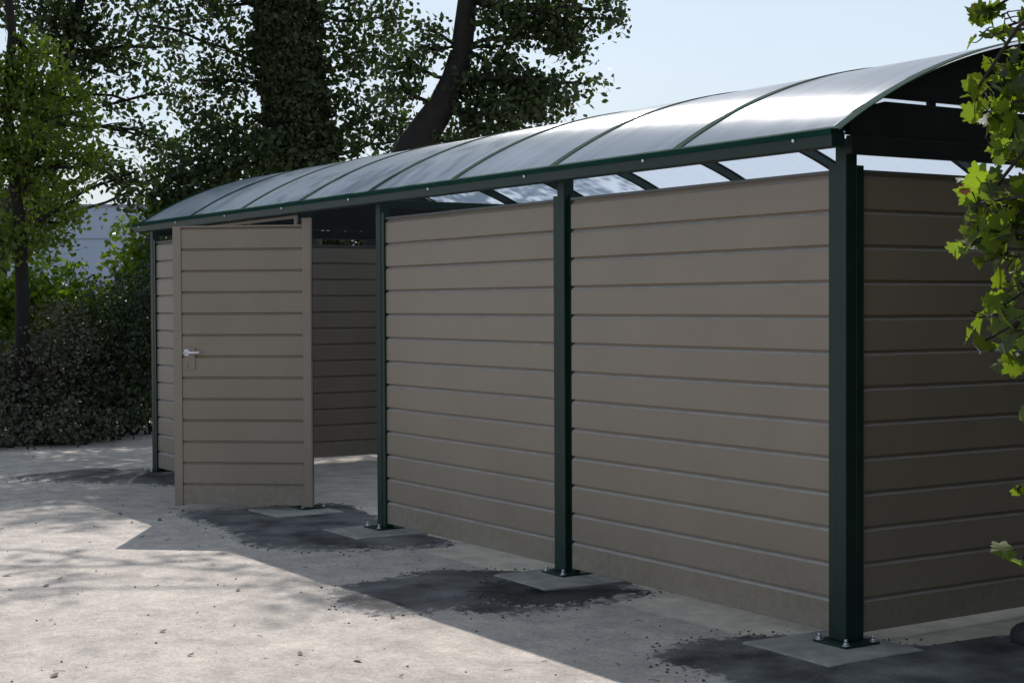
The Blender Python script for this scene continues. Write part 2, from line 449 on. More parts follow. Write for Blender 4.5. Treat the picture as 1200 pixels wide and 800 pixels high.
outl = []
T1 = [(386, 690), (402, 712), (450, 722), (520, 716), (600, 722), (680, 712), (740, 702), (770, 692), (716, 681), (640, 672), (575, 668), (500, 668), (440, 680)]
T2 = [(203, 601), (245, 616), (290, 638), (350, 646), (420, 646), (520, 641), (528, 633), (470, 622), (440, 603), (400, 590), (350, 590), (270, 597)]
T3 = [(15, 559), (60, 565), (140, 567), (214, 570), (214, 556), (186, 550), (150, 552), (120, 549), (70, 553)]
T4 = [(757, 768), (800, 752), (870, 744), (930, 746), (1000, 748), (1090, 756), (1200, 744), (1330, 760), (1250, 960), (960, 900), (850, 806), (800, 786)]
for i, T in enumerate((T1, T2, T3, T4)):
    w_ = [G(*q) for q in T]
    outl.append(w_)
    patch('asphalt_patch', w_, dome=(0.014, 0.012, 0.03, 0.012)[i], seed=i + 3)

M_TAR = tar_material('damp_asphalt', (0.022, 0.021, 0.022), (0.07, 0.067, 0.066))
for i, T in enumerate((((530, 684), (590, 682), (650, 700), (716, 692), (762, 695), (700, 706), (620, 715), (540, 704)),)):
    patch('asphalt_patch', [G(*q) for q in T], dome=.007, seed=i + 30, lift=.013, jag=.05)

# crumbs of asphalt and small stones, too many to count
cr = MB(); rr = random.Random(8)
def crumb(x, y, s):
    b = len(cr.v); h = s * rr.uniform(0.5, 0.9); a0 = rr.uniform(0, 6.3)
    for k in range(5):
        a = a0 + k * 1.257 + rr.uniform(-.3, .3); r = s * rr.uniform(.7, 1.1)
        cr.v.append((x + math.cos(a) * r, y + math.sin(a) * r, ZG - 0.001))
    for k in range(5):
        a = a0 + k * 1.257 + rr.uniform(-.3, .3); r = s * rr.uniform(.4, .7)
        cr.v.append((x + math.cos(a) * r, y + math.sin(a) * r, ZG + h * rr.uniform(.7, 1)))
    for k in range(5):
        j = (k + 1) % 5; cr.f.append((b + k, b + j, b + 5 + j, b + 5 + k)); cr.sm.append(False)
    cr.f.append((b + 5, b + 6, b + 7, b + 8, b + 9)); cr.sm.append(False)
for w_ in outl:
    n = len(w_); c = sum(w_) / n
    for _ in range(260):
        i = rr.randrange(n); u = rr.random(); q = w_[i] * (1 - u) + w_[(i + 1) % n] * u
        d = (q - c)[:2]; d /= np.linalg.norm(d) + 1e-6; k = abs(rr.gauss(0, 0.07)) - 0.03
        crumb(q[0] + d[0] * k, q[1] + d[1] * k, rr.choice((.003, .004, .005, .006, .009)))
for _ in range(900):
    x = rr.uniform(-9, 2); y = rr.uniform(-4.4, 0.0); crumb(x, y, rr.choice((.002, .003, .003, .004, .007)))
M_CRUMB = mat('dark_crumbs', (0.06, 0.056, 0.052), 0.85, var=0.5, vscale=20)
lt = MB()
for _ in range(230):
    x, y = rr.uniform(-10.5, 1.5), rr.uniform(-4.2, -0.05); a = rr.uniform(0, 3.14); L = rr.uniform(.012, .05)
    if rr.random() < .45:
        lt.tube([(x, y, ZG + .003), (x + math.cos(a) * L * .5, y + math.sin(a) * L * .5, ZG + .006), (x + math.cos(a + .3) * L, y + math.sin(a + .3) * L, ZG + .003)], .0013, 4)
    else:
        b = len(lt.v); c1, s1 = math.cos(a), math.sin(a); L *= .6; w2 = L * .45
        for (p, q, h) in ((-L, 0, 0), (-.3 * L, -w2, .004), (.5 * L, -w2 * .8, .003), (L, 0, .008), (.5 * L, w2 * .8, .006), (-.3 * L, w2, .002)):
            lt.v.append((x + p * c1 - q * s1, y + p * s1 + q * c1, ZG + .003 + h))
        lt.f += [(b, b + 1, b + 2, b + 3), (b, b + 3, b + 4, b + 5)]; lt.sm += [False, False]
o = lt.build('leaf_litter', mat('dead_leaf', (0.13, 0.095, 0.06), 0.8, var=.5, vscale=9))
tag(o, 'dry fallen leaves and twig bits lying on the sandy yard', 'leaf litter'); o['kind'] = 'stuff'
o = cr.build('gravel_crumbs', M_CRUMB)
tag(o, 'dark asphalt crumbs and small stones scattered over the sandy ground', 'gravel'); o['kind'] = 'stuff'

# ------------------------------------------------------------ shelter
LEN, WID = 8.12, 3.2
ZT, ZB, NB = 1.906, 0.035, 13
AY, AZ, AR = WID / 2, -0.532, 3.10        # centre and radius of the roof arc
shelter = thing('bicycle_shelter', 'long shelter of taupe boards and dark green posts under an arched translucent roof', 'shelter')


def board_profile(z0, z1, nb, y=0.0, d=0.013):
    p = (z1 - z0) / nb; pr = [(0.014, z0)]
    for i in range(nb):
        z = z0 + i * p
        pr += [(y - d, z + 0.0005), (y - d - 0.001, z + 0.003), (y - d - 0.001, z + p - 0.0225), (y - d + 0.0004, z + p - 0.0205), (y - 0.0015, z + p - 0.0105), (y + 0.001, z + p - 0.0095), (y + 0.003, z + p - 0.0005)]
    pr += [(y - 0.002, z1), (0.014, z1)]
    return pr


def panel(name, a, b, fn, par=None, m=None):
    """boards from station a to b; fn(u, out, z) -> xyz, out < 0 is the outside"""
    mb = MB(); pr = board_profile(ZB, ZT, NB)
    mb.strip(pr, a, b, lambda u, q: fn(u, q[0], q[1]), closed=False)
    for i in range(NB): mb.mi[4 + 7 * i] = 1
    # inner face with the same grooves, and end caps
    mb.strip([(0.030 - q, z) for q, z in pr], b, a, lambda u, q: fn(u, q[0], q[1]))
    for q0, q1 in ((ZB, ZB), (ZT, ZT)):
        i0 = len(mb.v)
        for (u, oo) in ((a, -0.012), (b, -0.012), (b, 0.042), (a, 0.042)): mb.v.append(tuple(fn(u, oo, q0)))
        mb.f.append((i0, i0 + 1, i0 + 2, i0 + 3)); mb.sm.append(False)
    for u in (a, b):
        i0 = len(mb.v)
        for (oo, z) in ((0.002, ZB), (0.028, ZB), (0.028, ZT), (0.002, ZT)): mb.v.append(tuple(fn(u, oo, z)))
        mb.f.append((i0, i0 + 1, i0 + 2, i0 + 3)); mb.sm.append(False)
    o = mb.build(name, m or M_BOARD, par or shelter)
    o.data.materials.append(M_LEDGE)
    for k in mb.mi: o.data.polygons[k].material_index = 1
    cp = MB()                                     # cap strip along the top edge
    def bx(u0, u1, o0, o1, z0, z1):
        i0 = len(cp.v)
        for z in (z0, z1):
            for (u, oo) in ((u0, o0), (u1, o0), (u1, o1), (u0, o1)): cp.v.append(tuple(fn(u, oo, z)))
        for q in ((3, 2, 1, 0), (4, 5, 6, 7), (0, 1, 5, 4), (1, 2, 6, 5), (2, 3, 7, 6), (3, 0, 4, 7)):
            cp.f.append(tuple(i0 + i for i in q)); cp.sm.append(False)
    bx(a + 0.002, b - 0.002, -0.017, 0.047, ZT + 0.0005, ZT + 0.013)
    cp.build('top_cap', M_CAP, o)
    return o


M_CAP = mat('panel_cap', (0.09, 0.10, 0.10), 0.5, var=0.1, vscale=8)
front = lambda u, o_, z: (u, 0.03 + o_, z)
rear = lambda u, o_, z: (u, WID - 0.03 - o_, z)
endR = lambda u, o_, z: (-0.03 - o_, u, z)
endL = lambda u, o_, z: (-LEN + 0.03 + o_, u, z)
for a, b in ((-1.96, -0.102), (-3.96, -2.102), (-5.96, -5.19), (-LEN + 0.1, -6.102)): panel('front_panel', a, b, front)
for k in range(4): panel('rear_panel', -2 * k - 1.9 - (0.12 if k == 3 else 0), -2 * k - 0.1, rear)
for a, b in ((0.102, WID - 0.102),):
    panel('end_panel', a, b, endR); panel('end_panel', a, b, endL)


def post(cx, cy_, chans, ztop=2.04, h=0.031):
    """square tube post; chans = list of (x0,x1,y0,y1) side channels holding the boards"""
    mb = MB(); mb.box(cx - h, cx + h, cy_ - h, cy_ + h, 0.010, ztop)
    p = mb.build('post', M_GREEN, shelter, bevel=0.004)
    for c in chans:
        m2 = MB(); m2.box(*c, 0.012, 1.935); m2.build('board_channel', M_GREEN, p, bevel=0.0015)
    m3 = MB(); m3.box(cx - 0.095, cx + 0.095, cy_ - 0.095, cy_ + 0.095, 0.001, 0.010)
    m3.build('base_plate', M_GREEN, p, bevel=0.002)
    for sx_ in (-1, 1):
        for sy_ in (-1, 1):
            m4 = MB(); bx_, by_ = cx + sx_ * 0.076, cy_ + sy_ * 0.076
            m4.tube([(bx_, by_, 0.010), (bx_, by_, 0.012), (bx_, by_, 0.013)], [0.0165, 0.0165, 0.0155], 14)
            m4.tube([(bx_, by_, 0.013), (bx_, by_, 0.022)], 0.0105, 6)
            m4.tube([(bx_, by_, 0.022), (bx_, by_, 0.036)], 0.006, 8)
            m4.build('bolt', M_STEEL, p)
    return p


post(-0.031, 0.031, [(-0.102, -0.0625, 0.003, 0.055), (-0.055, -0.003, 0.0625, 0.102)])
for X in (-2, -4, -6):
    post(X - 0.031, 0.031, [(X - 0.102, X - 0.0625, 0.003, 0.055), (X + 0.0005, X + 0.045, 0.03, 0.062)] if X != -4 else [(X - 0.102 + 0.1425 - 0.04, X + 0.04, 0.02, 0.06)][:1] if False else [(X + 0.0005, X + 0.04, 0.02, 0.062)])
post(-5.19, 0.06, [])
post(-LEN + 0.031, 0.031, [(-LEN + 0.0625, -LEN + 0.102, 0.003, 0.055), (-LEN + 0.003, -LEN + 0.055, 0.0625, 0.102)])
for X in (-0.031, -2.031, -4.031, -6.031, -LEN + 0.031): post(X, WID - 0.031, [])
# the -2 bay's boards end at the left channel of each post; the -4 post needs one too
mb = MB(); mb.box(-4.0, -3.96, 0.004, 0.019, 0.012, 1.95); mb.build('board_channel', M_GREEN, shelter, bevel=0.0015)


# eave beams (front and rear) with top flashing
def eave(yo, sgn, name='eave_beam'):
    mb = MB()
    pr = [(-0.06, 2.058), (-0.135, 2.058), (-0.130, 1.997), (-0.06, 1.997)]
    mb.strip(pr, -LEN - 0.03, 0.055, lambda u, q: (u, yo + sgn * q[0], q[1]), closed=True)
    o = mb.build(name, M_GREEN, shelter, bevel=0.003)
    m2 = MB(); pr = [(-0.1375, 2.043), (-0.1405, 2.043), (-0.1405, 2.066), (-0.10, 2.068), (-0.062, 2.085), (-0.06, 2.0595), (-0.1375, 2.0595)]
    m2.strip(pr, -LEN - 0.033, 0.058, lambda u, q: (u, yo + sgn * q[0], q[1] + 0.0), closed=True)
    m2.build('flashing', M_RIB, o)
    for k in range(9):
        for j in (0.16, ):
            bx_ = -k - j if k < 8 else -8.0
            m3 = MB(); m3.tube([(bx_, yo + sgn * -0.131, 2.036), (bx_, yo + sgn * -0.14, 2.036)], [0.0085, 0.007], 10)
            m3.build('bolt', M_STEEL, o)
    return o


eave(0, 1); eave(WID, -1)

# roof sheets and arched ribs
A0 = math.asin((-0.10 - AY) / AR); A1 = -A0
NSEG = 120
arc = [A0 + (A1 - A0) * i / NSEG for i in range(NSEG + 1)]


def arcp(an, r): return (AY + math.sin(an) * r, AZ + math.cos(an) * r)


ORG = (0, AY, AZ)
for k in range(8):
    x0, x1 = -k - 0.02, (-k - 0.98 if k < 7 else -LEN + 0.01)
    mb = MB(); NX = 8
    for i, an in enumerate(arc):
        for j in range(NX + 1):
            u = j / NX; sag = 0.0 * math.sin(math.pi * u) * math.cos(an * 2)
            y, z = arcp(an, AR - 0.0018 - sag); mb.v.append((x0 + (x1 - x0) * u, y, z))
    nn = NX + 1
    for i in range(NSEG):
        for j in range(NX):
            a = i * nn + j; mb.f.append((a, a + nn, a + nn + 1, a + 1)); mb.sm.append(True)
    mb.build('roof_sheet', M_ROOF, shelter, origin=ORG)
for k in range(9):
    X = -k + (0.035 if k == 0 else (8 - LEN - 0.008 if k == 8 else 0)); hw = 0.032
    mb = MB()
    pr = [(-hw, AR + 0.002), (-hw * .8, AR + 0.004), (hw * .8, AR + 0.004), (hw, AR + 0.002), (hw, AR - 0.001), (-hw, AR - 0.001)]
    mb.strip(pr, arc, None, lambda u, q: (X + q[0], *arcp(u, q[1])), closed=True)
    o = mb.build('roof_rib', M_RIB, shelter)
    if k in (0, 8): continue
    mb = MB(); h2 = 0.019
    pr = [(-h2, AR - 0.010), (h2, AR - 0.010), (h2, AR - 0.055), (-h2, AR - 0.055)]
    a2 = [a for a in arc if abs(a) < abs(A0) - 0.05]
    mb.strip(pr, a2, None, lambda u, q: (X + q[0] * 1.0, *arcp(u, q[1])), closed=True)
    mb.build('rib_tube', M_GREEN, o)


# gables: dark infill, with a thin slit, above a low rail
def gable(X, sgn):
    t = 0.012
    rail = MB(); rail.box(X - 0.013 if sgn > 0 else X - 0.02, X + 0.02 if sgn > 0 else X + 0.013, -0.004, WID + 0.004, 1.975, 2.05)
    rl = rail.build('gable_rail', M_DARKGREEN, shelter, bevel=0.003)
    Ra = AR - 0.012
    def poly(name, z0, z1):
        mb = MB(); bot = []; n = 48
        yl = AY - math.sqrt(max(0.01, Ra ** 2 - (z0 - AZ) ** 2)); yl = max(yl, -0.01)
        top = []
        for i in range(n + 1):
            y = yl + (WID - 2 * yl) * i / n
            z = min(z1, AZ + math.sqrt(Ra ** 2 - (y - AY) ** 2)); top.append((y, max(z, z0 + 0.001)))
        for s in (-1, 1):
            for (y, z) in top: mb.v.append((X + s * t, y, z))
            for (y, z) in top: mb.v.append((X + s * t, y, z0))
        N = n + 1
        for s in range(2):
            for i in range(n):
                a = s * 2 * N + i; mb.f.append((a, a + 1, a + N + 1, a + N)); mb.sm.append(False)
        for i in range(n):
            mb.f.append((i, i + 1, 2 * N + i + 1, 2 * N + i)); mb.sm.append(False)
            mb.f.append((N + i, N + i + 1, 3 * N + i + 1, 3 * N + i)); mb.sm.append(False)
        return mb.build(name, M_DARKGREEN, shelter)
    if sgn < 0:
        poly('gable_panel', 2.053, 3.0); return
    poly('gable_panel', 2.053, 2.196); poly('gable_panel', 2.212, 3.0)
    for y in (0.47, 1.1, 1.6, 2.1, 2.73):
        st = MB(); st.box(X - 0.009, X + 0.009, y - 0.02, y + 0.02, 2.194, 2.214); st.build('gable_stud', M_DARKGREEN, shelter)


gable(0.015, 1); gable(-LEN - 0.015, -1)
mb = MB(); mb.box(-4.055, -4.005, 0.063, WID - 0.063, 1.985, 2.03); mb.build('tie_beam', M_GREEN, shelter, bevel=0.003)
# top rails joining the posts under the eaves at the rear
mb = MB(); mb.box(-LEN + 0.07, -0.07, WID - 0.055, WID - 0.01, 1.985, 2.03); mb.build('rear_rail', M_GREEN, shelter, bevel=0.003)

# open door
door = thing('door', 'taupe boarded door', 'door', (-5.104, 0.0, 0))
for k in ('label', 'category'): del door[k]
door.parent = shelter
fm = MB(); fm.box(-7.54, -5.19, -0.010, 0.0, 1.975, 1.996); fm.box(-5.235, -5.19, -0.012, 0.002, 0.016, 1.974)
fm.build('door_track', M_JAMB, shelter, bevel=0.001)
hx, hy = -5.045, 0.028; ex, ey = -5.672, -0.708
ang = math.atan2(ey - hy, ex - hx); DW = math.hypot(ex - hx, ey - hy)
D0, D1 = 0.028, 1.915
door.location = (hx, hy, 0); door.rotation_euler = (0, 0, ang)
# in door space x runs from hinge to free edge; the side seen by the camera is +y
ph = (D1 - D0) / NB
stw = 0.06
mb = MB(); pr = [(-0.012, D0 + 0.002)]
for i in range(NB):
    z = D0 + i * ph
    pr += [(0.012, z + 0.002 if i else z + 0.003), (0.013, z + 0.004), (0.013, z + ph - 0.016), (0.003, z + ph - 0.009), (0.000, z + ph - 0.0008)]
pr += [(-0.002, D1 - 0.001), (-0.012, D1 - 0.001)]
mb.strip(pr, stw + 0.001, DW - stw - 0.001, lambda u, q: (u, q[0], q[1]), closed=True)
mb.build('door_boards', M_BOARD, door)
for x0, x1, z1 in ((0.002, stw, 1.97), (DW - stw, DW, D1 + 0.004)):
    mb = MB(); mb.box(x0, x1, -0.02, 0.02, D0 - 0.006, z1); mb.build('door_stile', M_JAMB, door, bevel=0.003)
mb = MB(); mb.box(stw + 0.001, DW - stw - 0.001, -0.018, 0.0155, D1 + 0.0005, D1 + 0.010); mb.build('door_rail', M_JAMB, door)
lx = DW - 0.098
mb = MB(); mb.box(lx - 0.055, lx + 0.02, 0.0135, 0.019, 0.945, 1.105)
pl = mb.build('lock_plate', M_JAMB, door, bevel=0.002)
mb = MB(); mb.box(lx - 0.005, lx + 0.012, 0.0195, 0.022, 0.965, 1.0)
mb.tube([(lx - 0.006 + 0.008, 0.019, 0.978), (lx + 0.002, 0.027, 0.978)], 0.008, 12); mb.build('keyhole', M_JAMB, pl)
mb = MB(); mb.tube([(lx + 0.004, 0.019, 1.066), (lx + 0.004, 0.022, 1.066)], 0.022, 18)
mb.tube([(lx + 0.004, 0.02, 1.066), (lx + 0.004, 0.058, 1.066)], 0.009, 12)
mb.tube([(lx + 0.012, 0.057, 1.066), (lx - 0.03, 0.057, 1.066), (lx - 0.095, 0.055, 1.066), (lx - 0.105, 0.05, 1.066)], [0.0095, 0.0095, 0.009, 0.007], 12)
mb.build('handle', M_STEEL, door)

# ------------------------------------------------------------ concrete pads under the front posts
def pad(x0, x1, y0, y1, label, seed):
    r_ = random.Random(seed); mb = MB()
    j = lambda: r_.uniform(-0.012, 0.012)
    pts = [(x0 + j(), y0 + j()), (x1 + j(), y0 + j()), (x1 + j(), y1 + j()), (x0 + j(), y1 + j())]
    outp = []
    for i in range(4):
        a, b = pts[i], pts[(i + 1) % 4]
        for k in range(10):
            u = k / 10; outp.append((a[0] + (b[0] - a[0]) * u + r_.uniform(-.003, .003), a[1] + (b[1] - a[1]) * u + r_.uniform(-.003, .003)))
    n = len(outp)
    for (x, y) in outp: mb.v.append((x, y, ZG - 0.05))
    for (x, y) in outp: mb.v.append((x, y, -0.003))
    cx_, cy2 = (x0 + x1) / 2, (y0 + y1) / 2
    for (x, y) in outp: mb.v.append((x + (cx_ - x) * .03, y + (cy2 - y) * .03, 0.0005))
    for r0 in (0, 1):
        for i in range(n):
            k = (i + 1) % n; mb.f.append((r0 * n + i, r0 * n + k, (r0 + 1) * n + k, (r0 + 1) * n + i)); mb.sm.append(False)
    mb.f.append(tuple(2 * n + i for i in range(n))); mb.sm.append(False)
    o = mb.build('concrete_pad', M_CONC); tag(o, label, 'concrete pad', 'concrete pads under the shelter posts')


pad(-0.27, 0.225, -0.31, 0.20, 'square grey concrete pad under the nearest corner post of the shelter', 1)
pad(-2.22, -1.70, -0.31, 0.19, 'square concrete pad under the post between the two closed front panels', 2)
pad(-4.19, -3.72, -0.31, 0.17, 'pale concrete pad under the green post at the right of the doorway', 3)
pad(-5.36, -4.86, -0.30, 0.17, 'concrete pad under the hinge side of the open door', 4)
pad(-8.34, -7.87, -0.28, 0.20, 'concrete pad under the farthest front post beside the scrub', 5)

# dark rounded stone cut by the right edge
mb = MB(); c0 = G(1213, 756); rs = random.Random(4)
for i in range(9):
    th = math.pi * i / 8
    for j in range(14):
        ph_ = 2 * math.pi * j / 14; r = 0.10 * (1 + 0.05 * math.sin(3 * ph_ + i))
        mb.v.append((c0[0] + r * math.sin(th) * math.cos(ph_), c0[1] + r * math.sin(th) * math.sin(ph_), ZG + 0.03 + r * 0.75 * math.cos(th)))
for i in range(8):
    for j in range(14):
        k = (j + 1) % 14; mb.f.append((i * 14 + j, (i + 1) * 14 + j, (i + 1) * 14 + k, i * 14 + k)); mb.sm.append(True)
o = mb.build('stone', M_ROCK); tag(o, 'dark rounded stone on the ground by the end wall, cut by the photo edge', 'stone')

# ------------------------------------------------------------ pale building beyond the trees
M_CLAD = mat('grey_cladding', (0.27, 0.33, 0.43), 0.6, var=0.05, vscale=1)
M_SEAM = mat('cladding_seam', (0.16, 0.18, 0.22), 0.6)
bc = P(70, 300, 44.0)
bld = thing('warehouse', 'pale grey flat roofed building glimpsed behind the trees', 'building', (bc[0], bc[1], ZG))
bld.rotation_euler = (0, 0, math.atan2(-fwd[0], fwd[1]) + 0.12)
mb = MB(); mb.box(-5, 5, 0, 7, 0, 4.1); wl_ = mb.build('wall', M_CLAD, bld)
mb = MB(); mb.box(-5.05, 5.05, -0.05, 7.05, 4.1, 4.17); mb.build('roof_edge', M_SEAM, bld)
mb = MB(); mb.box(-5, 5, -0.012, -0.001, 3.22, 3.25); mb.build('seam', M_SEAM, wl_)
mb = MB(); mb.box(-5, 5, -0.012, -0.001, 2.0, 2.03); mb.build('seam', M_SEAM, wl_)

# ------------------------------------------------------------ foliage
LEAF = np.array([[-0.5, 0, 0], [-0.12, -0.30, 0.06], [0.22, -0.24, 0.05], [0.5, 0, 0], [0.22, 0.24, 0.05], [-0.12, 0.30, 0.06]])
LEAF_F = [(0, 1, 2, 3), (0, 3, 4, 5)]


def rot_rand(n, flat=0.0):
    q = rng.normal(size=(n, 4)); 
    if flat > 0: q[:, 1:3] *= (1 - flat)
    q /= np.linalg.norm(q, axis=1)[:, None]
    w, x, y, z = q.T
    return np.stack([np.stack([1 - 2 * (y * y + z * z), 2 * (x * y - w * z), 2 * (x * z + w * y)], -1),
                     np.stack([2 * (x * y + w * z), 1 - 2 * (x * x + z * z), 2 * (y * z - w * x)], -1),
                     np.stack([2 * (x * z - w * y), 2 * (y * z + w * x), 1 - 2 * (x * x + y * y)], -1)], 1)


def leaves(name, pts, size, m, parent, flat=0.25, shape=LEAF, faces=LEAF_F, jitter=0.35, origin=(0, 0, 0)):
    pts = np.asarray(pts); pts = pts[np.linalg.norm(pts - CAM, axis=1) > 3.4]      # keep the spot round the viewer open
    pts = pts - np.array(origin); n = len(pts)
    R = rot_rand(n, flat); s = size * rng.uniform(1 - jitter, 1 + jitter, n)
    v = np.einsum('nij,kj->nki', R, shape) * s[:, None, None] + pts[:, None, :]
    k = len(shape); v = v.reshape(-1, 3)
    me = bpy.data.meshes.new(name); me.vertices.add(len(v)); me.vertices.foreach_set('co', v.astype(np.float32).ravel())
    loops, st, cnt = [], [], []; off = 0
    base = []
    for f in faces:
        base.append(list(f))
    L = sum(len(f) for f in faces); fl = np.array([i for f in faces for i in f])
    li = (np.arange(n)[:, None] * k + fl[None, :]).ravel()
    tot = np.tile([len(f) for f in faces], n); starts = np.concatenate([[0], np.cumsum(tot)[:-1]])
    me.loops.add(len(li)); me.loops.foreach_set('vertex_index', li.astype(np.int32))
    me.polygons.add(len(tot)); me.polygons.foreach_set('loop_start', starts.astype(np.int32))
    me.polygons.foreach_set('loop_total', tot.astype(np.int32))
    me.materials.append(m); me.update(calc_edges=True); me.validate()
    o = bpy.data.objects.new(name, me); COL.objects.link(o)
    if parent is not None: o.parent = parent
    return o


def clumps(centre, rad, ntw, per, spread):
    """leaf positions: twigs spread through an ellipsoid (denser to its shell), leaves round each twig"""
    d = rng.normal(size=(ntw, 3)); d /= np.linalg.norm(d, axis=1)[:, None]
    r = rng.uniform(0.25, 1.0, ntw) ** 0.6
    tw = np.array(centre) + d * r[:, None] * np.array(rad)
    lf = tw[:, None, :] + rng.normal(size=(ntw, per, 3)) * spread * np.array([1, 1, 0.7])
    return tw, lf.reshape(-1, 3)


def limb_to(mb, a, b, r0, r1, bend=0.12, n=6):
    a, b = np.array(a), np.array(b); L = np.linalg.norm(b - a); off = rng.normal(size=3) * L * bend
    pts = []; rad = []
    for i in range(n + 1):
        u = i / n; p = a * (1 - u) + b * u + off * math.sin(math.pi * u) + rng.normal(size=3) * L * 0.012 * (0 < i < n)
        pts.append(tuple(p)); rad.append(r0 * (1 - u) + r1 * u)
    mb.tube(pts, rad, 7, cap=False); return pts


def tree(name, label, cat, trunk, rads, blobs, m, leaf=0.075, density=1.0, spread=0.12, group=None, ivy=None, hang=0, twig=0.10, limb_r=0.026):
    """trunk: list of world points; blobs: (centre, radii, density factor)"""
    base = tuple(trunk[0]); root = thing(name, label, cat, base, group)
    mb = MB(); mb.tube([tuple(np.array(p) - np.array(base)) for p in trunk], rads, 14, rough=0.06)
    tr = mb.build('trunk', M_BARK, root)
    lb = MB(); allp = []
    tp = np.array(trunk)
    for (c, r, df) in blobs:
        c = np.array(c); r = np.array(r)
        area = math.pi * r[0] * max(r[2], 0.1)
        ntw = max(6, int(area * 105 * density * df)); per = 15
        tw, lf = clumps(c, r, ntw, per, spread); allp.append(lf)
        # the limb leaves the trunk below the cluster
        cand = ([p for p in tp if p[2] < c[2] + 0.3] or [tp[0]]) if not hang or c[2] < hang else [tp[-2]]
        d = [np.linalg.norm(p - c) for p in cand]; a = cand[int(np.argmin(d))]
        pts = limb_to(lb, a - base, c - base, limb_r, 0.016, 0.1)
        for t_ in tw[rng.random(ntw) < twig]:
            q = pts[rng.integers(2, len(pts))]
            limb_to(lb, q, t_ - base, 0.010, 0.003, 0.08, 3)
    lb.build('branch', M_BARK, root)
    allp = np.concatenate(allp)
    leaves('crown', allp, leaf, m, root, origin=base)
    if ivy:
        pts = []
        for (p, q, r, n_) in ivy:
            p, q = np.array(p), np.array(q); u = rng.random(n_)[:, None]; an = rng.uniform(0, 6.283, n_)
            rr_ = r * (0.75 + 0.35 * rng.random(n_) + 0.14 * np.sin(an * 3 + u[:, 0] * 14) + 0.1 * np.sin(u[:, 0] * 31 + an))
            pts.append(p * (1 - u) + q * u + np.stack([np.cos(an) * rr_, np.sin(an) * rr_, np.zeros(n_)], -1))
        leaves('ivy', np.concatenate(pts), 0.062, M_LEAF_IVY, root, origin=base)
    return root


def PX(dist): return dist / F_PX      # metres per photo pixel at a distance


def B(x, y, dist, rx, ry, depth, df=1.0):
    """a cluster: centre seen at x,y; half width rx / half height ry in pixels; depth in metres"""
    s = PX(dist); c = P(x, y, dist)
    return (c, (max(rx * s, depth * 0.6), max(rx * s, depth * 0.6), ry * s), df)


def trunk_pts(lst, dist, top=None):
    pts = []
    b = P(lst[0][0], lst[0][1], dist); pts.append((b[0], b[1], ZG - 0.05))
    for (x, y) in lst: pts.append(tuple(P(x, y, dist)))
    if top: pts += [tuple(p) for p in top]
    return pts


# 1 ivy-clad tree behind the shelter
D = 20.0
t1 = trunk_pts([(348, 300), (347, 190), (340, 100), (330, 0), (322, -140), (330, -300), (335, -480)], D)
bl = [B(258, 150, D, 48, 42, .5, 1.1), B(225, 95, D, 36, 34, .5, .5), B(275, 70, D, 40, 45, .5, 1.0), B(250, 10, D, 60, 34, .6, .9),
      B(300, 190, D - .5, 60, 34, .5, 1.4), B(235, 210, D - .6, 56, 44, .5, 1.6), B(200, 235, D - .6, 36, 40, .4, 1.5),
      B(400, 165, D, 40, 34, .4, 1.3), B(440, 130, D, 42, 30, .5, 1.0), B(400, 60, D, 34, 32, .5, .95), B(440, 60, D + .3, 34, 38, .5, .75), B(455, 20, D, 26, 26, .3, .8), B(405, 10, D, 50, 22, .5, .9),
      B(385, 105, D, 26, 28, .4, .9), B(470, 165, D, 30, 26, .4, 1.1), B(180, 30, D, 34, 30, .5, .5)]
for (x, y, rx) in ((180, -60, 70), (260, -120, 90), (400, -90, 90), (330, -230, 120), (200, -240, 100), (460, -220, 90), (300, -380, 130), (420, -400, 110), (330, -520, 120)):
    bl.append(B(x, y, D + rng.uniform(-1.2, 1.0), rx, 62, 1.3, 0.42))
ivy = [(P(346, 260, D), P(350, 150, D), .46, 9500), (P(348, 150, D), P(338, 60, D), .40, 8000), (P(338, 60, D), P(326, -60, D), .40, 8000), (P(326, -60, D), P(320, -220, D), .30, 3000)]
tree('ivy_clad_tree', 'tall dark tree with a thick ivy clad trunk behind the shelter roof', 'tree', t1,
     [.34, .32, .30, .28, .26, .2, .14, .07], bl, M_LEAF_OAK, leaf=0.082, ivy=ivy, density=.78)

# 2 leaning oak
D = 17.5
t2 = trunk_pts([(452, 260), (486, 172), (518, 124), (532, 92), (541, 58), (548, 0), (556, -120), (580, -260), (600, -380)], D)
bl = [B(600, 25, D, 50, 26, .4, 1.1), B(650, 22, D, 44, 30, .4, 1.2), B(668, 55, D, 26, 18, .3, 1.2), B(700, 12, D, 30, 13, .3, .7), B(720, 22, D, 10, 15, .15, .6),
      B(575, 78, D, 24, 26, .35, 1.0), B(560, 110, D, 32, 28, .35, 1.2), B(605, 95, D, 32, 22, .35, 1.0), B(640, 115, D, 36, 22, .35, 1.3), B(600, 132, D, 50, 20, .4, 1.3),
      B(648, 92, D, 16, 8, .2, .7), B(682, 98, D, 22, 9, .2, .75), B(560, 150, D, 36, 18, .3, 1.1), B(545, 165, D, 40, 12, .3, .9), B(650, 140, D, 22, 10, .2, .8),
      B(505, 60, D, 22, 16, .3, .8), B(480, 75, D, 24, 20, .3, .9), B(500, 30, D, 12, 12, .2, .4), B(470, 105, D, 24, 20, .3, .9), B(590, 55, D, 18, 12, .3, .7)]
for (x, y, rx) in ((640, -50, 80), (560, -130, 90), (700, -110, 80), (480, -170, 80), (620, -250, 110), (560, -370, 110), (500, -300, 90)):
    bl.append(B(x, y, D + rng.uniform(-1, 1), rx, 50, 1.1, 0.45))
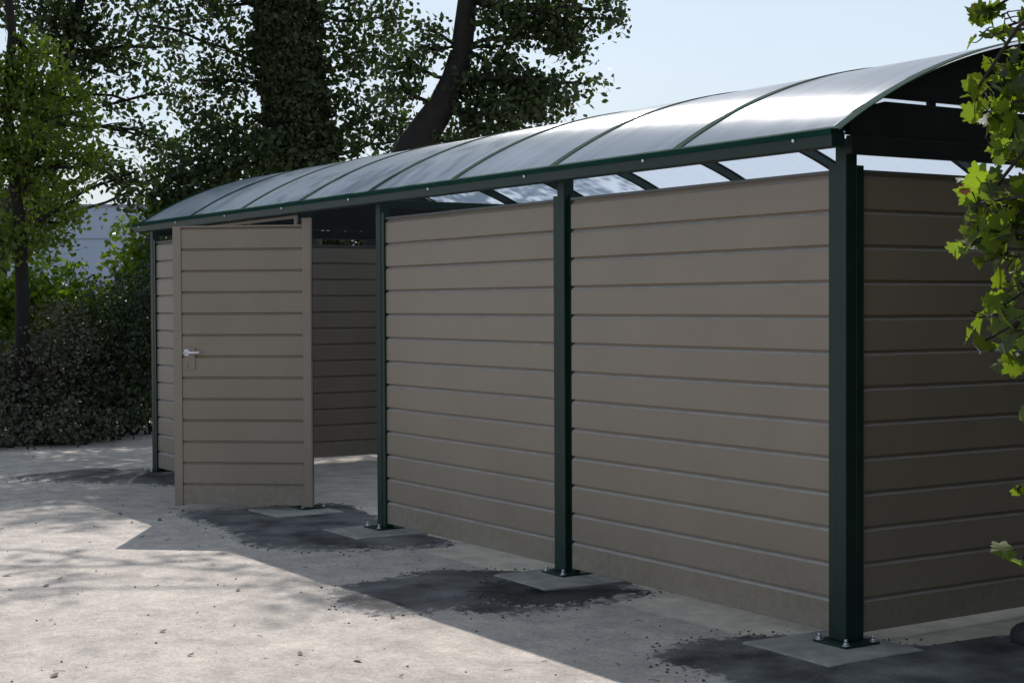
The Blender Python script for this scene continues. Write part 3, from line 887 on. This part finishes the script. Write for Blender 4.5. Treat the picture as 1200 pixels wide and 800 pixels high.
tree('leaning_oak', 'leafy oak with a bare leaning trunk seen against the sky above the roof', 'tree', t2,
     [.28, .25, .205, .155, .135, .12, .105, .08, .06, .03], bl, M_LEAF_OAK, leaf=0.074, spread=0.10, density=1.5)

# 3 yellow-green tree at far left
D = 17.0
t3 = trunk_pts([(26, 330), (24, 270), (16, 205), (8, 120), (14, 40), (0, -100), (-20, -260)], D)
bl = [B(45, 75, D, 38, 36, .4, 1.3), B(15, 110, D, 40, 48, .4, 1.4), B(75, 115, D, 34, 34, .4, 1.2), B(50, 160, D, 54, 34, .4, 1.3), B(100, 150, D - .3, 30, 24, .3, .8), B(10, 190, D, 34, 34, .3, 1.2),
      B(80, 190, D, 40, 22, .3, 1.0), B(60, 235, D + .6, 36, 22, .3, .7), B(88, 235, D, 24, 28, .3, .9), B(5, 250, D + .3, 26, 26, .3, .8), B(-30, 150, D, 40, 90, .6, 1.0), B(110, 190, D, 22, 18, .2, .5), B(40, 270, D, 34, 30, .3, 1.0), B(68, 262, D + .3, 18, 30, .3, .9), B(-10, 290, D, 34, 40, .3, 1.1), B(35, 215, D, 30, 24, .3, 1.0)]
tree('young_maple', 'sunlit yellow green tree with a slim forked trunk at the far left', 'tree', t3,
     [.085, .07, .06, .055, .05, .045, .04, .03], bl, M_LEAF_YEL, leaf=0.062, spread=0.085, limb_r=.04)
# 4 airy tree behind it, dark against the sky
D = 21.0
t4 = trunk_pts([(-6, 330), (10, 250), (40, 150), (78, 60), (100, -20), (120, -160), (140, -330)], D)
bl = [B(35, 10, D, 60, 30, .7, 1.4), B(80, 40, D, 34, 34, .5, 1.3), B(120, 20, D, 40, 26, .6, .6), B(130, 60, D, 36, 24, .5, .65), B(165, 75, D, 36, 26, .5, .6), B(150, 118, D, 36, 20, .4, .65),
      B(110, 90, D, 28, 30, .5, .8), B(190, 55, D, 26, 36, .5, .55), B(165, 160, D, 34, 20, .4, .8), B(205, 110, D, 24, 26, .4, .55), B(190, 165, D, 30, 20, .4, .8), B(120, 195, D, 34, 22, .4, .9), B(160, 200, D, 30, 16, .3, .8),
      B(150, 5, D, 60, 14, .5, .5), B(20, 210, D + 1, 50, 50, .5, .9), B(55, 230, D + 1, 30, 40, .5, 1.4), B(20, 280, D + 1, 40, 30, .5, 1.5), B(150, 225, D, 20, 24, .3, 1.3), B(60, 150, D, 40, 40, .5, 1.0), B(90, 60, D, 40, 40, .5, .9)]
for (x, y, rx) in ((40, -80, 90), (130, -90, 80), (-60, -60, 90), (60, -200, 110), (160, -230, 90), (-40, -230, 110), (80, -340, 110), (-80, -360, 110), (150, -400, 90), (20, -480, 110)):
    bl.append(B(x, y, D + rng.uniform(-1.4, 1.4), rx, 60, 1.4, 0.5))
tree('airy_oak', 'open crowned oak with dark leaves and sky gaps in the upper left', 'tree', t4,
     [.14, .13, .11, .09, .08, .06, .05, .03], bl, M_LEAF_OAK, leaf=0.085, spread=0.10, density=.56)
# 5 a tree further left whose crown shades the yard
D = 16.0
t5 = trunk_pts([(-190, 300), (-200, 100), (-190, -100), (-180, -300), (-170, -500)], D)
bl = [B(x, y, D + rng.uniform(-2, 1.5), 110, 70, 1.5, .42) for (x, y) in ((-180, -100), (-90, -200), (-250, -220), (-150, -340), (-60, -380), (-240, -420), (-130, -520), (-330, -120), (-330, -330), (-20, -500))]
for (gx, gy, h) in ((-10.5, -1.2, 6.5), (-9.3, -2.2, 7), (-8.6, -.6, 6.5), (-7.6, -1.6, 7), (-6.9, -.9, 7.5), (-9.8, .2, 6.2), (-7.0, -2.6, 8), (-5.6, -2.9, 9)):
    bl.append((np.array([gx + TO_SUN.x / TO_SUN.z * h, gy + TO_SUN.y / TO_SUN.z * h, h]), (.95, .95, .5), .55 if gy > -2 else .3))
for (px, py, h, d) in ((60, 662, 8, .12), (10, 690, 8.5, .09), (390, 684, 9, .2), (430, 705, 9, .14), (260, 655, 8, .08)):
    q = G(px, py)
    bl.append((np.array([q[0] + TO_SUN.x / TO_SUN.z * h, q[1] + TO_SUN.y / TO_SUN.z * h, h]), (.5, .5, .3), d))
tree('broad_oak', 'broad oak standing beyond the left edge, its crown shading the yard', 'tree', t5, [.28, .25, .22, .17, .12, .06], bl, M_LEAF_OAK, leaf=0.1, spread=0.15)


def bush(name, label, blobs, m, leaf, density=1.0, spread=0.1, stems=5, cat='bush', group=None):
    c = blobs[0][0]; base = (c[0], c[1], ZG)
    root = thing(name, label, cat, base, group); mb = MB(); ap = []
    for (bc_, r, df) in blobs:
        area = math.pi * r[0] * max(r[2], .1); ntw = max(10, int(area * 85 * density * df)); tw, lf = clumps(bc_, r, ntw, 13, spread)
        lf = lf[lf[:, 2] > ZG]; ap.append(lf)
        for _ in range(stems):
            a = np.array([bc_[0] + rng.uniform(-.3, .3) * r[0], bc_[1] + rng.uniform(-.3, .3) * r[1], ZG])
            limb_to(mb, a - base, tw[rng.integers(0, len(tw))] - base, .018, .004, .1, 4)
    mb.build('stem', M_BARK, root)
    leaves('foliage', np.concatenate(ap), leaf, m, root, origin=base)
    return root


def BG(x, y_top, dist, rx, depth, df=1.0, zlo=0.0):
    """ground-standing cluster whose top is seen at y_top"""
    s = PX(dist); top = P(x, y_top, dist); zc = (top[2] + ZG + zlo) / 2
    return (np.array([top[0], top[1], zc]), (max(rx * s, depth), max(rx * s, depth), (top[2] - ZG - zlo) / 2), df)


D = 17.2
bush('scrub_bush', 'low dusty grey green scrub heaped along the back of the yard', [BG(-30, 395, D, 60, .6, 1.4), BG(30, 392, D, 50, .6, 1.5), BG(70, 350, D, 48, .55, 1.5), BG(10, 470, D - .5, 60, .35, 1.2), BG(60, 455, D - .5, 50, .3, 1.2), BG(20, 495, D - .7, 80, .25, 1.6), BG(95, 480, D - .6, 50, .25, 1.6)], M_LEAF_DRY, 0.045, 1.7, .07)
bush('shade_bush', 'dark shaded bush between the scrub and the far shelter post', [BG(130, 330, D + .3, 44, .55, 1.6), BG(165, 315, D + .5, 40, .5, 1.6), BG(205, 250, D + 1.2, 44, .5, 1.6), BG(130, 440, D - .2, 44, .3, 1.2)], M_LEAF_HEDGE, 0.05, 1.7, .075)
D = 18.6
bush('laurel_bush', 'bright sunlit laurel bush rising behind the scrub at left', [BG(60, 288, D, 46, .5, 1.3), BG(20, 305, D, 40, .5, 1.3), BG(100, 320, D, 34, .4, 1.2), BG(-40, 300, D, 44, .5, 1.2)], M_LEAF_LAUREL, 0.085, 1.1, .09)
bush('tall_laurel', 'sunlit green laurel shoots rising to the shelter roof corner', [BG(150, 240, D + .4, 24, .3, 1.1), BG(172, 225, D + .6, 24, .3, 1.2), BG(128, 330, D, 22, .3, 1.0)], M_LEAF_LAUREL, 0.08, 1.1, .085)
D = 25.0
bush('back_hedge', 'dark tall hedge closing the view behind the shelter', [BG(x, 222 + rng.uniform(-8, 8) if x > 250 else 330, D + rng.uniform(-.5, .5), 60, .8, 1.0) for x in range(-240, 620, 62)], M_LEAF_HEDGE, 0.12, .9, .14, cat='hedge')

# ------------------------------------------------------------ maple at the right, close to the camera
ML = []
half = [(0.0, -0.40), (0.12, -0.36), (0.30, -0.40), (0.34, -0.26), (0.30, -0.17), (0.50, -0.08), (0.46, 0.04), (0.33, 0.06), (0.34, 0.20), (0.24, 0.20), (0.17, 0.14), (0.17, 0.30), (0.08, 0.36), (0.0, 0.52)]
for (x, y) in half: ML.append((y, x, 0.22 * abs(x) - 0.25 * y * y))
for (x, y) in half[1:-1][::-1]: ML.append((y, -x, 0.22 * abs(x) - 0.25 * y * y))
ML = np.array([(0.0, 0.0, -0.01)] + ML); nL = len(ML) - 1
MF = [(0, i, i % nL + 1) for i in range(1, nL + 1)]
mroot = thing('maple_tree', 'maple with sunlit lobed green leaves hanging in at the right edge', 'tree', (3.4, -0.9, ZG))
mbase = np.array([3.4, -0.9, ZG])
mb = MB(); mb.tube([(0, 0, -.05), (0.02, -.02, .9), (-.04, -.05, 1.9), (.05, 0, 3.2), (0, .1, 4.6), (0.05, .1, 6.0)], [.13, .115, .1, .085, .055, .02], 14, rough=.05); mb.build('trunk', M_BARK, mroot)
lb = MB(); mp_, red = [], []
D = 4.9
def sprig(x, y, rx, ry, n, dist=D, dep=.16):
    s = PX(dist); c = P(x, y, dist)
    n = int(n * 1.6); d = rng.normal(size=(n, 3)) * 0.55
    pts = c + d[:, :1] * rt * rx * s + d[:, 1:2] * up * ry * s + d[:, 2:] * fwd * dep
    a = np.array([0, 0, 1.9 + rng.uniform(-.4, .8)]) ; limb_to(lb, a, c - mbase, .014, .004, .06, 6)
    cc = c - mbase
    for p in pts[:: 2]: limb_to(lb, cc + rng.normal(size=3) * .02, p - mbase, .0026, .0012, .05, 3)
    mp_.append(pts)
for a in ((1182, 30, 26, 20, 10), (1150, 18, 18, 10, 5), (1195, 70, 18, 25, 10), (1148, 42, 10, 6, 2), (1165, 95, 14, 14, 6),
          (1190, 110, 24, 25, 14), (1160, 125, 22, 12, 9), (1140, 112, 14, 10, 4), (1175, 150, 22, 16, 10), (1192, 180, 16, 22, 10),
          (1165, 222, 22, 14, 9), (1185, 245, 26, 22, 16), (1150, 238, 14, 8, 4), (1150, 262, 16, 10, 5), (1172, 275, 26, 14, 10), (1140, 284, 20, 7, 4), (1118, 292, 8, 5, 1),
          (1180, 300, 24, 14, 8), (1195, 330, 14, 20, 7), (1170, 362, 20, 9, 6), (1148, 372, 10, 6, 2), (1185, 385, 20, 16, 8), (1152, 400, 10, 8, 3), (1196, 420, 10, 12, 4),
          (1197, 485, 5, 4, 1), (1194, 570, 6, 8, 2), (1198, 660, 5, 10, 2)):
    sprig(*a)
for _ in range(150):                                   # the rest of the crown, to the right of the frame
    x = rng.uniform(1300, 1950); y = rng.uniform(-260, 700); sprig(x, y, 40, 34, 15, rng.uniform(4.3, 6.3), .3)
for _ in range(60):                                    # unseen high crown, added to keep sky light off the end wall
    c = np.array([rng.uniform(1.5, 4.6), rng.uniform(-2.6, 4.2), rng.uniform(4.6, 6.4)])
    a = np.array([0.03, .05, rng.uniform(3.0, 4.6)]); limb_to(lb, a, c - mbase, .02, .005, .08, 5)
    mp_.append(c + rng.normal(size=(170, 3)) * np.array([.45, .45, .22]))
lb.build('branch', M_BARK, mroot)
leaves('foliage', np.concatenate(mp_) , 0.068, M_LEAF_MAPLE, mroot, flat=0.3, shape=ML, faces=MF, jitter=.45, origin=mbase)
rp_ = np.array([P(1131, 222, D), P(1197, 206, D), P(1195, 214, D), P(1140, 8, D)])
for q in rp_: leaves('russet_leaf', [q], 0.045, M_LEAF_RED, mroot, flat=.3, shape=ML, faces=MF, origin=mbase)

bush('sky_blocking_hedge', 'added unseen hedge beyond the right edge, blocking sky light from the end wall', [(np.array([max(1.5, 2.3 - .8 * (y - .5)) + rng.uniform(-.1, .1), y, 2.6]), (.6, .6, 2.8), 1.0) for y in np.arange(0.5, 6, .7)] + [(np.array([2.5 + k * .38, .1 - k * .72, 2.9]), (.6, .6, 3.0), 1.0) for k in range(4)], M_LEAF_HEDGE, 0.12, 1.0, .12, cat='hedge')  # hedge added out of view to block sky light and darken the end wall
